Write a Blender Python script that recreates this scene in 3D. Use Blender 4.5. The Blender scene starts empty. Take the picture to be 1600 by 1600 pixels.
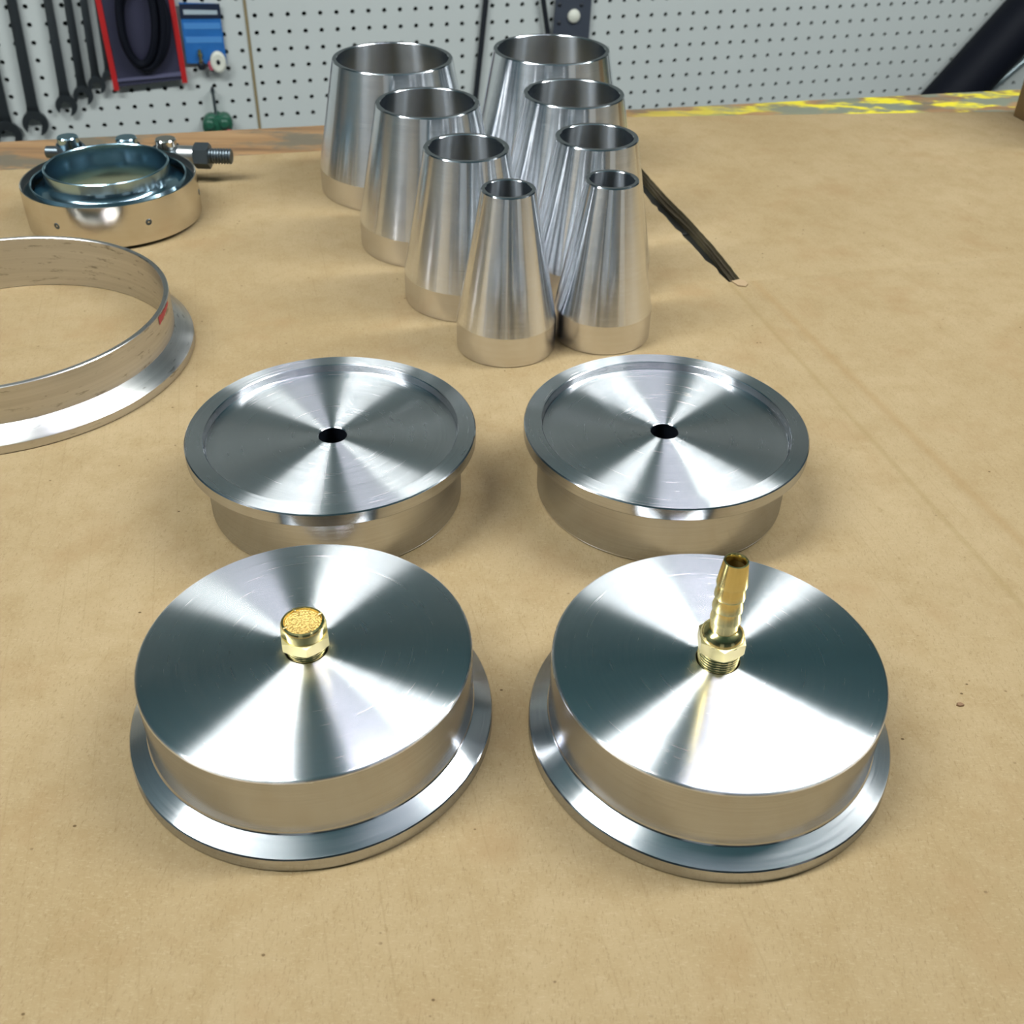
import bpy, bmesh, math, random
from mathutils import Vector, Matrix
random.seed(7)
scene = bpy.context.scene
C = scene.collection
MM = 0.001
PI = math.pi

# ------------------------------------------------------------------ camera
cam_data = bpy.data.cameras.new('camera')
cam_data.sensor_width = 36.0
cam_data.lens = 36.0 * 1679.5745 / 1600.0
cam_data.clip_start = 0.02
cam_data.clip_end = 30
cam_data.dof.use_dof = True
cam_data.dof.focus_distance = 0.38
cam_data.dof.aperture_fstop = 31.0
cam = bpy.data.objects.new('camera', cam_data)
C.objects.link(cam)
Rv = Vector((0.99973098, 0.01412456, 0.01839757))
Uv = Vector((-0.02319426, 0.60880392, 0.7929816))
Fv = Vector((0.0, 0.79319499, -0.60896774))
M = Matrix((Rv, Uv, -Fv)).transposed().to_4x4()
M.translation = Vector((0, 0, 0.26581479))
cam.matrix_world = M
scene.camera = cam

# ------------------------------------------------------------------ world, exposure
world = bpy.data.worlds.new('world')
scene.world = world
world.use_nodes = True
bg = world.node_tree.nodes['Background']
bg.inputs['Color'].default_value = (0.30, 0.36, 0.40, 1)
bg.inputs['Strength'].default_value = 0.05
vs = scene.view_settings
vs.view_transform = 'Standard'
vs.look = 'None'
vs.gamma = 1.0
vs.use_curve_mapping = False
vs.exposure = 0.16
LIGHT = 60.0          # radiance of the ceiling fixtures' lenses
LIGHT_COLOR = (0.93, 0.98, 1.0, 1)
scene.cycles.use_denoising = True
scene.cycles.max_bounces = 8
scene.cycles.sample_clamp_indirect = 6.0

# ------------------------------------------------------------------ helpers
def link(o, parent=None):
    C.objects.link(o)
    if parent is not None:
        o.parent = parent
    return o

def tag(o, label=None, cat=None, group=None, kind=None):
    if label: o['label'] = label
    if cat: o['category'] = cat
    if group: o['group'] = group
    if kind: o['kind'] = kind
    return o

def empty(name, loc=(0, 0, 0), rot=(0, 0, 0)):
    o = bpy.data.objects.new(name, None)
    o.empty_display_size = 0.01
    o.location = loc
    o.rotation_euler = rot
    return link(o)

def finish(name, bm, mat, parent=None, smooth=True, angle=32, loc=None, rot=None):
    me = bpy.data.meshes.new(name)
    bmesh.ops.recalc_face_normals(bm, faces=bm.faces[:])
    bm.to_mesh(me)
    bm.free()
    if smooth:
        me.polygons.foreach_set('use_smooth', [True] * len(me.polygons))
        me.set_sharp_from_angle(angle=math.radians(angle))
    me.materials.append(mat)
    o = bpy.data.objects.new(name, me)
    if loc is not None: o.location = loc
    if rot is not None: o.rotation_euler = rot
    return link(o, parent)

def share(name, src, parent=None, loc=None, rot=None, scale=None):
    o = bpy.data.objects.new(name, src.data)
    if loc is not None: o.location = loc
    if rot is not None: o.rotation_euler = rot
    if scale is not None: o.scale = scale
    return link(o, parent)

def lathe_bm(profile, seg=128, closed=False, bm=None, center=(0, 0), scale=MM):
    bm = bm or bmesh.new()
    rings = []
    for r, z in profile:
        if r < 1e-6:
            rings.append([bm.verts.new((center[0]*scale, center[1]*scale, z*scale))])
        else:
            rings.append([bm.verts.new(((center[0]+r*math.cos(2*PI*i/seg))*scale,
                                        (center[1]+r*math.sin(2*PI*i/seg))*scale, z*scale)) for i in range(seg)])
    pairs = list(zip(rings[:-1], rings[1:]))
    if closed: pairs.append((rings[-1], rings[0]))
    for a, b in pairs:
        for i in range(seg):
            j = (i+1) % seg
            if len(a) == 1 and len(b) == 1: continue
            if len(a) == 1: bm.faces.new((a[0], b[j], b[i]))
            elif len(b) == 1: bm.faces.new((a[i], a[j], b[0]))
            else: bm.faces.new((a[i], a[j], b[j], b[i]))
    return bm

def lathe(name, profile, mat, parent=None, seg=128, closed=False, **kw):
    return finish(name, lathe_bm(profile, seg, closed), mat, parent, **kw)

def box_bm(sx, sy, sz, bevel=0.0, bm=None, mat=None):
    bm = bm or bmesh.new()
    g = bmesh.ops.create_cube(bm, size=1.0)
    vsx = g['verts']
    bmesh.ops.scale(bm, vec=(sx, sy, sz), verts=vsx)
    if bevel > 0:
        es = list({e for v in vsx for e in v.link_edges})
        r = bmesh.ops.bevel(bm, geom=es, offset=bevel, segments=2, affect='EDGES', profile=0.5)
        vsx = [v for v in bm.verts if v.is_valid] if mat is None else list({v for f in r['faces'] for v in f.verts})
    if mat is not None:
        bmesh.ops.transform(bm, matrix=mat, verts=vsx)
    return bm

def prism_bm(pts, z0, z1, bm=None):
    """outline in xy extruded between z0 and z1"""
    bm = bm or bmesh.new()
    a = [bm.verts.new((x, y, z0)) for x, y in pts]
    b = [bm.verts.new((x, y, z1)) for x, y in pts]
    bm.faces.new(a[::-1])
    top = bm.faces.new(b)
    n = len(pts)
    for i in range(n):
        j = (i+1) % n
        bm.faces.new((a[i], a[j], b[j], b[i]))
    return bm

def tube_bm(path, r, seg=12, bm=None, cap=True, closed=False):
    bm = bm or bmesh.new()
    P = [Vector(p) for p in path]
    n = len(P)
    rings = []
    prev = None
    for i, p in enumerate(P):
        if closed:
            d = (P[(i+1) % n] - P[i-1]).normalized()
        else:
            d = (P[min(i+1, n-1)] - P[max(i-1, 0)]).normalized()
        if prev is None:
            a = Vector((0, 0, 1)) if abs(d.z) < 0.9 else Vector((1, 0, 0))
            u = d.cross(a).normalized()
        else:
            u = (prev - d * prev.dot(d)).normalized()
        prev = u
        v = d.cross(u)
        rr = r[i] if isinstance(r, (list, tuple)) else r
        rings.append([bm.verts.new(p + (u*math.cos(2*PI*k/seg) + v*math.sin(2*PI*k/seg))*rr) for k in range(seg)])
    pairs = list(zip(rings[:-1], rings[1:]))
    if closed: pairs.append((rings[-1], rings[0]))
    for a, b in pairs:
        for k in range(seg):
            m = (k+1) % seg
            bm.faces.new((a[k], a[m], b[m], b[k]))
    if cap and not closed:
        bm.faces.new(rings[0][::-1]); bm.faces.new(rings[-1])
    return bm

# ------------------------------------------------------------------ materials
class NT:
    def __init__(self, name):
        self.m = bpy.data.materials.new(name)
        self.m.use_nodes = True
        self.t = self.m.node_tree
        self.t.nodes.clear()
        self.out = self.n('ShaderNodeOutputMaterial')
    def n(self, kind, **kw):
        nd = self.t.nodes.new(kind)
        for k, v in kw.items():
            if k.startswith('i_'):
                nd.inputs[k[2:].replace('_', ' ')].default_value = v
            else:
                setattr(nd, k, v)
        return nd
    def l(self, a, b):
        self.t.links.new(a, b)
    def math(self, op, a, b=None, clamp=False):
        nd = self.n('ShaderNodeMath', operation=op)
        nd.use_clamp = clamp
        for i, v in enumerate((a, b)):
            if v is None: continue
            if isinstance(v, (int, float)): nd.inputs[i].default_value = v
            else: self.l(v, nd.inputs[i])
        return nd.outputs[0]
    def ramp(self, fac, stops):
        nd = self.n('ShaderNodeValToRGB')
        cr = nd.color_ramp
        while len(cr.elements) < len(stops): cr.elements.new(0.5)
        for e, (p, c) in zip(cr.elements, stops):
            e.position = p
            e.color = c if len(c) == 4 else (*c, 1)
        self.l(fac, nd.inputs[0])
        return nd.outputs[0]
    def mix(self, fac, a, b, blend='MIX'):
        nd = self.n('ShaderNodeMix', data_type='RGBA', blend_type=blend)
        for s, v in ((nd.inputs[0], fac), (nd.inputs[6], a), (nd.inputs[7], b)):
            if hasattr(v, 'links') or hasattr(v, 'is_linked'): self.l(v, s)
            elif isinstance(v, (int, float)): s.default_value = v
            else: s.default_value = v if len(v) == 4 else (*v, 1)
        return nd.outputs[2]
    def noise(self, vec, scale, detail=2, rough=0.5):
        nd = self.n('ShaderNodeTexNoise')
        nd.inputs['Scale'].default_value = scale
        nd.inputs['Detail'].default_value = detail
        nd.inputs['Roughness'].default_value = rough
        if vec is not None: self.l(vec, nd.inputs['Vector'])
        return nd.outputs['Fac']
    def obj(self):
        return self.n('ShaderNodeTexCoord').outputs['Object']
    def mapping(self, vec, scale=(1, 1, 1), rot=(0, 0, 0)):
        nd = self.n('ShaderNodeMapping')
        nd.inputs['Scale'].default_value = scale
        nd.inputs['Rotation'].default_value = rot
        self.l(vec, nd.inputs['Vector'])
        return nd.outputs[0]

def simple(name, color, rough=0.5, metal=0.0, spec=0.5, noise=0.0, nscale=60, **kw):
    t = NT(name)
    b = t.n('ShaderNodeBsdfPrincipled')
    b.inputs['Roughness'].default_value = rough
    b.inputs['Metallic'].default_value = metal
    b.inputs['Specular IOR Level'].default_value = spec
    c = (*color, 1)
    if noise > 0:
        f = t.noise(t.obj(), nscale, 4)
        t.l(t.mix(f, tuple(x*(1-noise) for x in color), tuple(min(1, x*(1+noise)) for x in color)), b.inputs['Base Color'])
    else:
        b.inputs['Base Color'].default_value = c
    for k, v in kw.items():
        b.inputs[k.replace('_', ' ')].default_value = v
    t.l(b.outputs[0], t.out.inputs[0])
    return t.m

def turned(name, color=(0.95, 0.96, 0.97), rough=0.32, aniso=0.47, ring=0.06, ringscale=2600, scratch=0.0, marks=0.0):
    """lathe-turned metal: grooves run round the part's z axis"""
    t = NT(name)
    oc = t.obj()
    cr = t.n('ShaderNodeVectorMath', operation='CROSS_PRODUCT')
    cr.inputs[0].default_value = (0, 0, 1)
    t.l(oc, cr.inputs[1])
    vt = t.n('ShaderNodeVectorTransform', vector_type='VECTOR', convert_from='OBJECT', convert_to='WORLD')
    t.l(cr.outputs[0], vt.inputs[0])
    nm = t.n('ShaderNodeVectorMath', operation='NORMALIZE')
    t.l(vt.outputs[0], nm.inputs[0])
    # groove coordinate: radius and height, a little of the angle
    sep = t.n('ShaderNodeSeparateXYZ'); t.l(oc, sep.inputs[0])
    rad = t.math('SQRT', t.math('ADD', t.math('MULTIPLY', sep.outputs[0], sep.outputs[0]), t.math('MULTIPLY', sep.outputs[1], sep.outputs[1])))
    comb = t.n('ShaderNodeCombineXYZ')
    t.l(rad, comb.inputs[0]); t.l(sep.outputs[2], comb.inputs[1])
    ang = t.math('ARCTAN2', sep.outputs[1], sep.outputs[0])
    t.l(t.math('MULTIPLY', ang, 0.0006), comb.inputs[2])
    f1 = t.noise(comb.outputs[0], ringscale, 3, 0.6)
    f1 = t.math('MULTIPLY', t.math('SUBTRACT', f1, 0.32), 2.8, True)
    f2 = t.noise(oc, 45, 3, 0.6)
    f = t.math('ADD', t.math('MULTIPLY', f1, 0.75), t.math('MULTIPLY', f2, 0.25))
    col = t.mix(f, tuple(c*(1-ring*1.6) for c in color), tuple(min(0.98, c*(1+ring)) for c in color))
    if scratch > 0:
        cc = t.n('ShaderNodeCombineXYZ')
        t.l(t.math('MULTIPLY', ang, 6.5), cc.inputs[0]); t.l(t.math('MULTIPLY', sep.outputs[2], 420.0), cc.inputs[1]); t.l(t.math('MULTIPLY', rad, 420.0), cc.inputs[2])
        s = t.noise(cc.outputs[0], 1.0, 5, 0.7)
        sm = t.ramp(s, [(0.585, (0, 0, 0)), (0.66, (1, 1, 1))])
        col = t.mix(t.math('MULTIPLY', sm, scratch), col, (0.10, 0.08, 0.06))
    sc = t.n('ShaderNodeCombineXYZ')
    t.l(t.math('MULTIPLY', rad, 1100.0), sc.inputs[0]); t.l(t.math('MULTIPLY', ang, 1.7), sc.inputs[1]); t.l(t.math('MULTIPLY', sep.outputs[2], 700.0), sc.inputs[2])
    arcs = t.ramp(t.noise(sc.outputs[0], 1.0, 3, 0.6), [(0.60, (0, 0, 0)), (0.70, (1, 1, 1))])
    g = t.n('ShaderNodeBsdfAnisotropic')
    g.distribution = 'MULTI_GGX'
    t.l(col, g.inputs['Color'])
    t.l(t.math('ADD', t.math('MULTIPLY', arcs, marks), t.math('ADD', t.math('MULTIPLY', t.math('SUBTRACT', f1, 0.5), 0.03), rough)), g.inputs['Roughness'])
    g.inputs['Anisotropy'].default_value = aniso
    t.l(nm.outputs[0], g.inputs['Tangent'])
    t.l(g.outputs[0], t.out.inputs[0])
    return t.m

M_ALU_FACE = turned('turned_aluminium_face', rough=0.25, aniso=0.73, ring=0.06, ringscale=1500, marks=0.03)
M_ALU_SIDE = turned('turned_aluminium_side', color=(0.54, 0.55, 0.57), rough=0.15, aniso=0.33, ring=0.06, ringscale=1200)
M_ALU_FLANGE = turned('turned_aluminium_flange', rough=0.21, aniso=0.53, ring=0.05, ringscale=1800, marks=0.03)
M_ALU_CONE = turned('turned_aluminium_cone', color=(0.88, 0.89, 0.91), rough=0.19, aniso=0.64, ring=0.06, ringscale=1800)
M_ALU_COLLAR = turned('smooth_aluminium_collar', color=(0.74, 0.73, 0.73), rough=0.22, aniso=0.40, ring=0.03, ringscale=1500)
M_ALU_BORE = turned('bored_aluminium', color=(0.62, 0.66, 0.70), rough=0.24, aniso=0.70, ring=0.03)
M_ALU_OLD = turned('scuffed_aluminium', color=(0.62, 0.60, 0.57), rough=0.30, aniso=0.30, ring=0.08, ringscale=500, scratch=0.55)
M_BRASS = turned('turned_brass', color=(0.80, 0.67, 0.30), rough=0.17, aniso=0.25, ring=0.05, ringscale=3000)
M_BRASS_FLAT = simple('milled_brass', (0.80, 0.68, 0.34), 0.30, 1.0)
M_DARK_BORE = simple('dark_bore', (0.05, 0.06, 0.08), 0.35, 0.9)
M_ZINC = turned('zinc_plated_steel', color=(0.42, 0.58, 0.66), rough=0.16, aniso=0.15, ring=0.02)
M_CHROME = turned('polished_steel_band', color=(0.72, 0.68, 0.62), rough=0.14, aniso=0.25, ring=0.02, ringscale=700)
M_BLACKSTEEL = simple('dark_steel', (0.10, 0.12, 0.13), 0.38, 0.9)
M_BAND_IN = simple('band_inside_steel', (0.13, 0.12, 0.11), 0.35, 0.9)

def mat_cardboard():
    t = NT('cardboard')
    oc = t.obj()
    b = t.n('ShaderNodeBsdfPrincipled')
    b.inputs['Roughness'].default_value = 0.9
    b.inputs['Specular IOR Level'].default_value = 0.1
    big = t.noise(oc, 9, 3, 0.55)
    mid = t.noise(oc, 70, 4, 0.65)
    fib = t.noise(t.mapping(oc, (700, 2300, 500), (0, 0, 0.5)), 1.0, 3, 0.7)
    base = t.ramp(big, [(0.3, (0.215, 0.155, 0.078)), (0.7, (0.253, 0.188, 0.102))])
    base = t.mix(t.math('MULTIPLY', t.math('SUBTRACT', mid, 0.42, True), 1.5, True), base, (0.184, 0.124, 0.054))
    base = t.mix(t.ramp(fib, [(0.54, (0, 0, 0)), (0.74, (0.6, 0.6, 0.6))]), base, (0.299, 0.239, 0.142))
    fib2 = t.noise(t.mapping(oc, (2100, 600, 500), (0, 0, -0.6)), 1.0, 3, 0.7)
    base = t.mix(t.ramp(fib2, [(0.55, (0, 0, 0)), (0.76, (0.7, 0.7, 0.7))]), base, (0.128, 0.083, 0.035))
    blot = t.noise(oc, 26, 3, 0.6)
    base = t.mix(t.ramp(blot, [(0.56, (0, 0, 0)), (0.72, (0.45, 0.45, 0.45))]), base, (0.205, 0.132, 0.062))
    # dark specks
    vo = t.n('ShaderNodeTexVoronoi', feature='F1')
    vo.inputs['Scale'].default_value = 110
    vo.inputs['Randomness'].default_value = 1.0
    t.l(t.mapping(oc, (1, 1.3, 1)), vo.inputs['Vector'])
    gate = t.noise(oc, 50, 2)
    sp = t.math('MULTIPLY', t.ramp(vo.outputs['Distance'], [(0.045, (1, 1, 1)), (0.075, (0, 0, 0))]),
                t.ramp(gate, [(0.50, (0, 0, 0)), (0.60, (0.9, 0.9, 0.9))]))
    base = t.mix(sp, base, (0.055, 0.033, 0.011))
    # corrugation: flutes run along (0.245,-0.97), 8 mm apart
    sep = t.n('ShaderNodeSeparateXYZ'); t.l(oc, sep.inputs[0])
    across = t.math('ADD', t.math('MULTIPLY', sep.outputs[0], 0.970), t.math('MULTIPLY', sep.outputs[1], 0.245))
    along = t.math('ADD', t.math('MULTIPLY', sep.outputs[0], -0.245), t.math('MULTIPLY', sep.outputs[1], 0.970))
    wob = t.noise(oc, 20, 2)
    ph = t.math('ADD', t.math('MULTIPLY', across, 1000/8.0*2*PI), t.math('MULTIPLY', wob, 1.5))
    fl = t.math('SINE', ph)
    flc = t.math('MULTIPLY', t.math('POWER', t.math('MAXIMUM', fl, 0.0), 14.0), t.noise(t.mapping(oc, (60, 14, 1), (0, 0, 0.247)), 1.0, 3, 0.6))
    base = t.mix(t.math('MULTIPLY', t.math('SUBTRACT', flc, 0.36, True), 0.7, True), base, (0.137, 0.091, 0.038))
    # creases (signed distance, metres); fold lines of the flattened box
    def crease(coord, at, w):
        d = t.math('DIVIDE', t.math('SUBTRACT', coord, at), w)
        return t.math('POWER', 2.718, t.math('MULTIPLY', t.math('MULTIPLY', d, d), -1.0))
    a0 = 0.970*0.128 + 0.245*0.566
    l0 = -0.245*0.128 + 0.970*0.566
    front = t.math('LESS_THAN', along, l0)
    across2 = t.math('ADD', across, t.math('MULTIPLY', t.math('SUBTRACT', along, l0), 0.040))
    across3 = t.math('ADD', across, t.math('MULTIPLY', t.math('SUBTRACT', along, l0), 0.005))
    c1 = t.math('MULTIPLY', crease(across2, a0+0.006, 0.0028), front)
    c2 = t.math('MULTIPLY', crease(across3, a0-0.008, 0.0014), front)
    c1b = t.math('MULTIPLY', crease(across2, a0+0.0005, 0.0010), front)
    c3 = crease(along, l0, 0.0025)
    base = t.mix(t.math('MULTIPLY', c1, 0.40), base, (0.192, 0.120, 0.049))
    base = t.mix(t.math('MULTIPLY', c2, 0.40), base, (0.180, 0.128, 0.054))
    t.l(base, b.inputs['Base Color'])
    hgt = t.math('ADD', t.math('MULTIPLY', fl, 0.018), t.math('MULTIPLY', mid, 0.10))
    hgt = t.math('ADD', hgt, t.math('MULTIPLY', t.math('ADD', fib, fib2), 0.06))
    cre = t.math('SUBTRACT', t.math('MULTIPLY', c1b, 0.35), t.math('ADD', t.math('MULTIPLY', c1, 0.7), t.math('ADD', t.math('MULTIPLY', c2, 0.35), t.math('MULTIPLY', c3, 0.55))))
    hgt = t.math('ADD', hgt, cre)
    bp = t.n('ShaderNodeBump')
    bp.inputs['Strength'].default_value = 0.8
    bp.inputs['Distance'].default_value = 0.0009
    t.l(hgt, bp.inputs['Height'])
    t.l(bp.outputs[0], b.inputs['Normal'])
    t.l(b.outputs[0], t.out.inputs[0])
    return t.m
M_CARD = mat_cardboard()
M_CARD_EDGE = simple('cut_cardboard_edge', (0.055, 0.042, 0.015), 0.85, noise=0.5, nscale=400)
M_SCRAP = simple('torn_paper', (0.24, 0.165, 0.085), 0.9)
M_LINER_SHADE = simple('torn_cardboard', (0.05, 0.036, 0.015), 0.9, noise=0.3, nscale=500)  # liner darkened below the card's own brown to paint in the slit's shade

def mat_bench():
    t = NT('paint_spattered_wood')
    oc = t.obj()
    b = t.n('ShaderNodeBsdfPrincipled')
    b.inputs['Roughness'].default_value = 0.6
    g = t.noise(t.mapping(oc, (6, 60, 6)), 1.0, 5, 0.6)
    wood = t.ramp(g, [(0.3, (0.10, 0.055, 0.025)), (0.5, (0.21, 0.115, 0.045)), (0.75, (0.30, 0.185, 0.085))])
    st = t.noise(t.mapping(oc, (14, 30, 10)), 1.0, 5, 0.65)
    wood = t.mix(t.ramp(st, [(0.50, (0, 0, 0)), (0.60, (0.9, 0.9, 0.9))]), wood, (0.085, 0.075, 0.05))
    sep = t.n('ShaderNodeSeparateXYZ'); t.l(oc, sep.inputs[0])
    right = t.ramp(sep.outputs[0], [(0.02, (0, 0, 0)), (0.25, (1, 1, 1))])
    y1 = t.noise(t.mapping(oc, (9, 22, 9)), 1.7, 4, 0.6)
    ym = t.math('MULTIPLY', t.ramp(y1, [(0.49, (0, 0, 0)), (0.54, (1, 1, 1))]), right)
    wood = t.mix(ym, wood, (0.50, 0.42, 0.008))
    y2 = t.noise(t.mapping(oc, (11, 26, 11), (0, 0, 0.7)), 2.0, 4, 0.6)
    gm = t.math('MULTIPLY', t.ramp(y2, [(0.47, (0, 0, 0)), (0.55, (1, 1, 1))]), right)
    wood = t.mix(gm, wood, (0.12, 0.13, 0.09))
    t.l(wood, b.inputs['Base Color'])
    bp = t.n('ShaderNodeBump'); bp.inputs['Strength'].default_value = 0.5; bp.inputs['Distance'].default_value = 0.001
    t.l(st, bp.inputs['Height']); t.l(bp.outputs[0], b.inputs['Normal'])
    t.l(b.outputs[0], t.out.inputs[0])
    return t.m
M_BENCH = mat_bench()
M_WOOD = simple('brown_wood', (0.13, 0.075, 0.025), 0.6, noise=0.35, nscale=30)
M_PLANK_SHADE = simple('oily_dark_wood', (0.012, 0.012, 0.008), 0.6, noise=0.4, nscale=30)  # wood coloured near black: the deep shade down the slit is painted in
M_BENCHLEG = simple('bench_leg_wood', (0.35, 0.24, 0.13), 0.7, noise=0.25, nscale=20)
M_PEG = simple('white_pegboard', (0.50, 0.53, 0.50), 0.45, noise=0.03, nscale=8)
M_PEGBACK = simple('wall_behind_pegboard', (0.16, 0.18, 0.17), 0.9)
M_SEAM = simple('seam_strip', (0.22, 0.17, 0.08), 0.6)
M_WALL = simple('painted_wall', (0.05, 0.085, 0.10), 0.8)
M_CEIL = simple('painted_ceiling', (0.13, 0.31, 0.36), 0.85)
M_ADDED_DOOR = simple('pale_door_paint', (0.62, 0.66, 0.68), 0.5)
M_FLOOR = simple('concrete_floor', (0.20, 0.20, 0.20), 0.7, noise=0.2, nscale=6)
M_WHITE = simple('white_enamel', (0.8, 0.8, 0.8), 0.4)
M_BLACK = simple('black_rubber', (0.010, 0.012, 0.016), 0.45)
M_BLACKGLOSS = simple('black_plastic', (0.004, 0.005, 0.009), 0.6, spec=0.12)
M_RED = simple('red_plastic', (0.40, 0.012, 0.012), 0.45)
M_BLUE = simple('blue_card', (0.015, 0.12, 0.36), 0.45, noise=0.25, nscale=60)
M_BLUE_PALE = simple('pale_blue_print', (0.06, 0.22, 0.50), 0.5)
M_NAVY = simple('navy_card', (0.008, 0.015, 0.035), 0.45)
M_PALE = simple('pale_print', (0.35, 0.42, 0.45), 0.5)
M_GREEN = simple('green_plastic', (0.015, 0.09, 0.05), 0.4, noise=0.5, nscale=120)
M_PINK = simple('pink_plastic', (0.5, 0.08, 0.12), 0.5)
M_SLATE = simple('slate_grey_metal', (0.055, 0.065, 0.085), 0.5, 0.3)
M_CREAM = simple('cream_plastic', (0.62, 0.62, 0.52), 0.5)
M_FILM = simple('purple_film', (0.035, 0.035, 0.06), 0.25)
M_WRENCH = simple('wrench_steel', (0.16, 0.18, 0.19), 0.32, 1.0)
M_REDMARK = simple('red_marker', (0.26, 0.025, 0.025), 0.6, noise=0.4, nscale=900)

def mat_sinter():
    t = NT('sintered_bronze')
    b = t.n('ShaderNodeBsdfPrincipled')
    vo = t.n('ShaderNodeTexVoronoi', feature='F1')
    vo.inputs['Scale'].default_value = 1700
    t.l(t.obj(), vo.inputs['Vector'])
    t.l(t.ramp(vo.outputs['Distance'], [(0.0, (0.85, 0.62, 0.22)), (0.8, (0.42, 0.26, 0.06))]), b.inputs['Base Color'])
    b.inputs['Metallic'].default_value = 0.65
    b.inputs['Roughness'].default_value = 0.45
    bp = t.n('ShaderNodeBump'); bp.inputs['Strength'].default_value = 1.0; bp.inputs['Distance'].default_value = 0.0005
    bp.invert = True
    t.l(vo.outputs['Distance'], bp.inputs['Height']); t.l(bp.outputs[0], b.inputs['Normal'])
    t.l(b.outputs[0], t.out.inputs[0])
    return t.m
M_SINTER = mat_sinter()

def mat_emit(name='lit_lens', power=1.0, color=LIGHT_COLOR):
    t = NT(name)
    e = t.n('ShaderNodeEmission')
    e.inputs[0].default_value = color
    e.inputs[1].default_value = LIGHT*power
    t.l(e.outputs[0], t.out.inputs[0])
    return t.m
M_EMIT = mat_emit()
M_EMIT_DIM = mat_emit('dimly_lit_lens', 0.42, (0.86, 0.87, 1.0, 1))

# ------------------------------------------------------------------ room shell (turned 15.5 degrees, as the pegboard wall is)
YAW = 0.27091753
CY, SY = math.cos(YAW), math.sin(YAW)
W0 = Vector((-0.4182914, 1.7919277, 0.0))
TANG = Vector((CY, SY, 0)); NOUT = Vector((SY, -CY, 0))    # along the wall / out of it, into the room
FLOOR_Z, CEIL_Z = -0.92, 1.50
def wp(u, z, off=0.0):
    """point on the pegboard wall: u along it, z up, off out of it (mm)"""
    return W0 + TANG*(u*MM) + NOUT*(off*MM) + Vector((0, 0, z*MM))

def quad(name, pts, mat, kind='structure'):
    bm = bmesh.new()
    bm.faces.new([bm.verts.new(p) for p in pts])
    me = bpy.data.meshes.new(name); bm.to_mesh(me); bm.free(); me.materials.append(mat)
    o = link(bpy.data.objects.new(name, me)); tag(o, kind=kind)
    return o
U0, U1, DEPTH = -1900, 2600, 4200
def slab(name, pts, thick, mat):
    """thick slab: pts is the visible face, thick the vector to its back"""
    bm = bmesh.new()
    a = [bm.verts.new(Vector(p)) for p in pts]
    b = [bm.verts.new(Vector(p) + Vector(thick)) for p in pts]
    n = len(a)
    bm.faces.new(a); bm.faces.new(b[::-1])
    for i in range(n):
        j = (i+1) % n
        bm.faces.new((a[i], b[i], b[j], a[j]))
    o = finish(name, bm, mat, smooth=False)
    return tag(o, kind='structure')
fz, cz = FLOOR_Z/MM, CEIL_Z/MM
slab('floor', [wp(U0, fz, -60), wp(U1, fz, -60), wp(U1, fz, DEPTH), wp(U0, fz, DEPTH)], (0, 0, -0.05), M_FLOOR)
slab('ceiling', [wp(U0, cz, -60), wp(U1, cz, -60), wp(U1, cz, DEPTH), wp(U0, cz, DEPTH)], (0, 0, 0.05), M_CEIL)
wall_back = slab('wall_back', [wp(U0, fz, -22), wp(U1, fz, -22), wp(U1, cz, -22), wp(U0, cz, -22)], -NOUT*0.04, M_PEGBACK)
slab('wall_front', [wp(U0, fz, DEPTH), wp(U1, fz, DEPTH), wp(U1, cz, DEPTH), wp(U0, cz, DEPTH)], NOUT*0.05, M_WALL)
slab('wall_left', [wp(U0, fz, -60), wp(U0, fz, DEPTH), wp(U0, cz, DEPTH), wp(U0, cz, -60)], -TANG*0.05, M_WALL)
slab('wall_right', [wp(U1, fz, -60), wp(U1, fz, DEPTH), wp(U1, cz, DEPTH), wp(U1, cz, -60)], TANG*0.05, M_WALL)

# two unseen pale doors behind the camera, added so the cones reflect streaks
def make_added_door(n, u):
    w, h = 900, 2030
    o = slab('door_%d' % n, [wp(u, fz+8, DEPTH-30), wp(u+w, fz+8, DEPTH-30), wp(u+w, fz+h, DEPTH-30), wp(u, fz+h, DEPTH-30)], NOUT*0.028, M_ADDED_DOOR)
    for k in range(2):
        z0 = fz + 160 + k*960
        p = [wp(u+140, z0, DEPTH-36), wp(u+w-140, z0, DEPTH-36), wp(u+w-140, z0+780, DEPTH-36), wp(u+140, z0+780, DEPTH-36)]
        bm = bmesh.new()
        a = [bm.verts.new(v) for v in p]; b = [bm.verts.new(v + NOUT*0.008) for v in p]
        bm.faces.new(a); bm.faces.new(b[::-1])
        for i in range(4): bm.faces.new((a[i], b[i], b[(i+1) % 4], a[(i+1) % 4]))
        finish('door_panel', bm, M_ADDED_DOOR, o, smooth=False)
    hp = wp(u+w-80, fz+1000, DEPTH-30)
    finish('door_handle', tube_bm([hp, hp-NOUT*0.05, hp-NOUT*0.055-TANG*0.02, hp-NOUT*0.055-TANG*0.11], 0.009, 12), M_BLACKSTEEL, o)
make_added_door(1, -1500); make_added_door(2, 1100)

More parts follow.
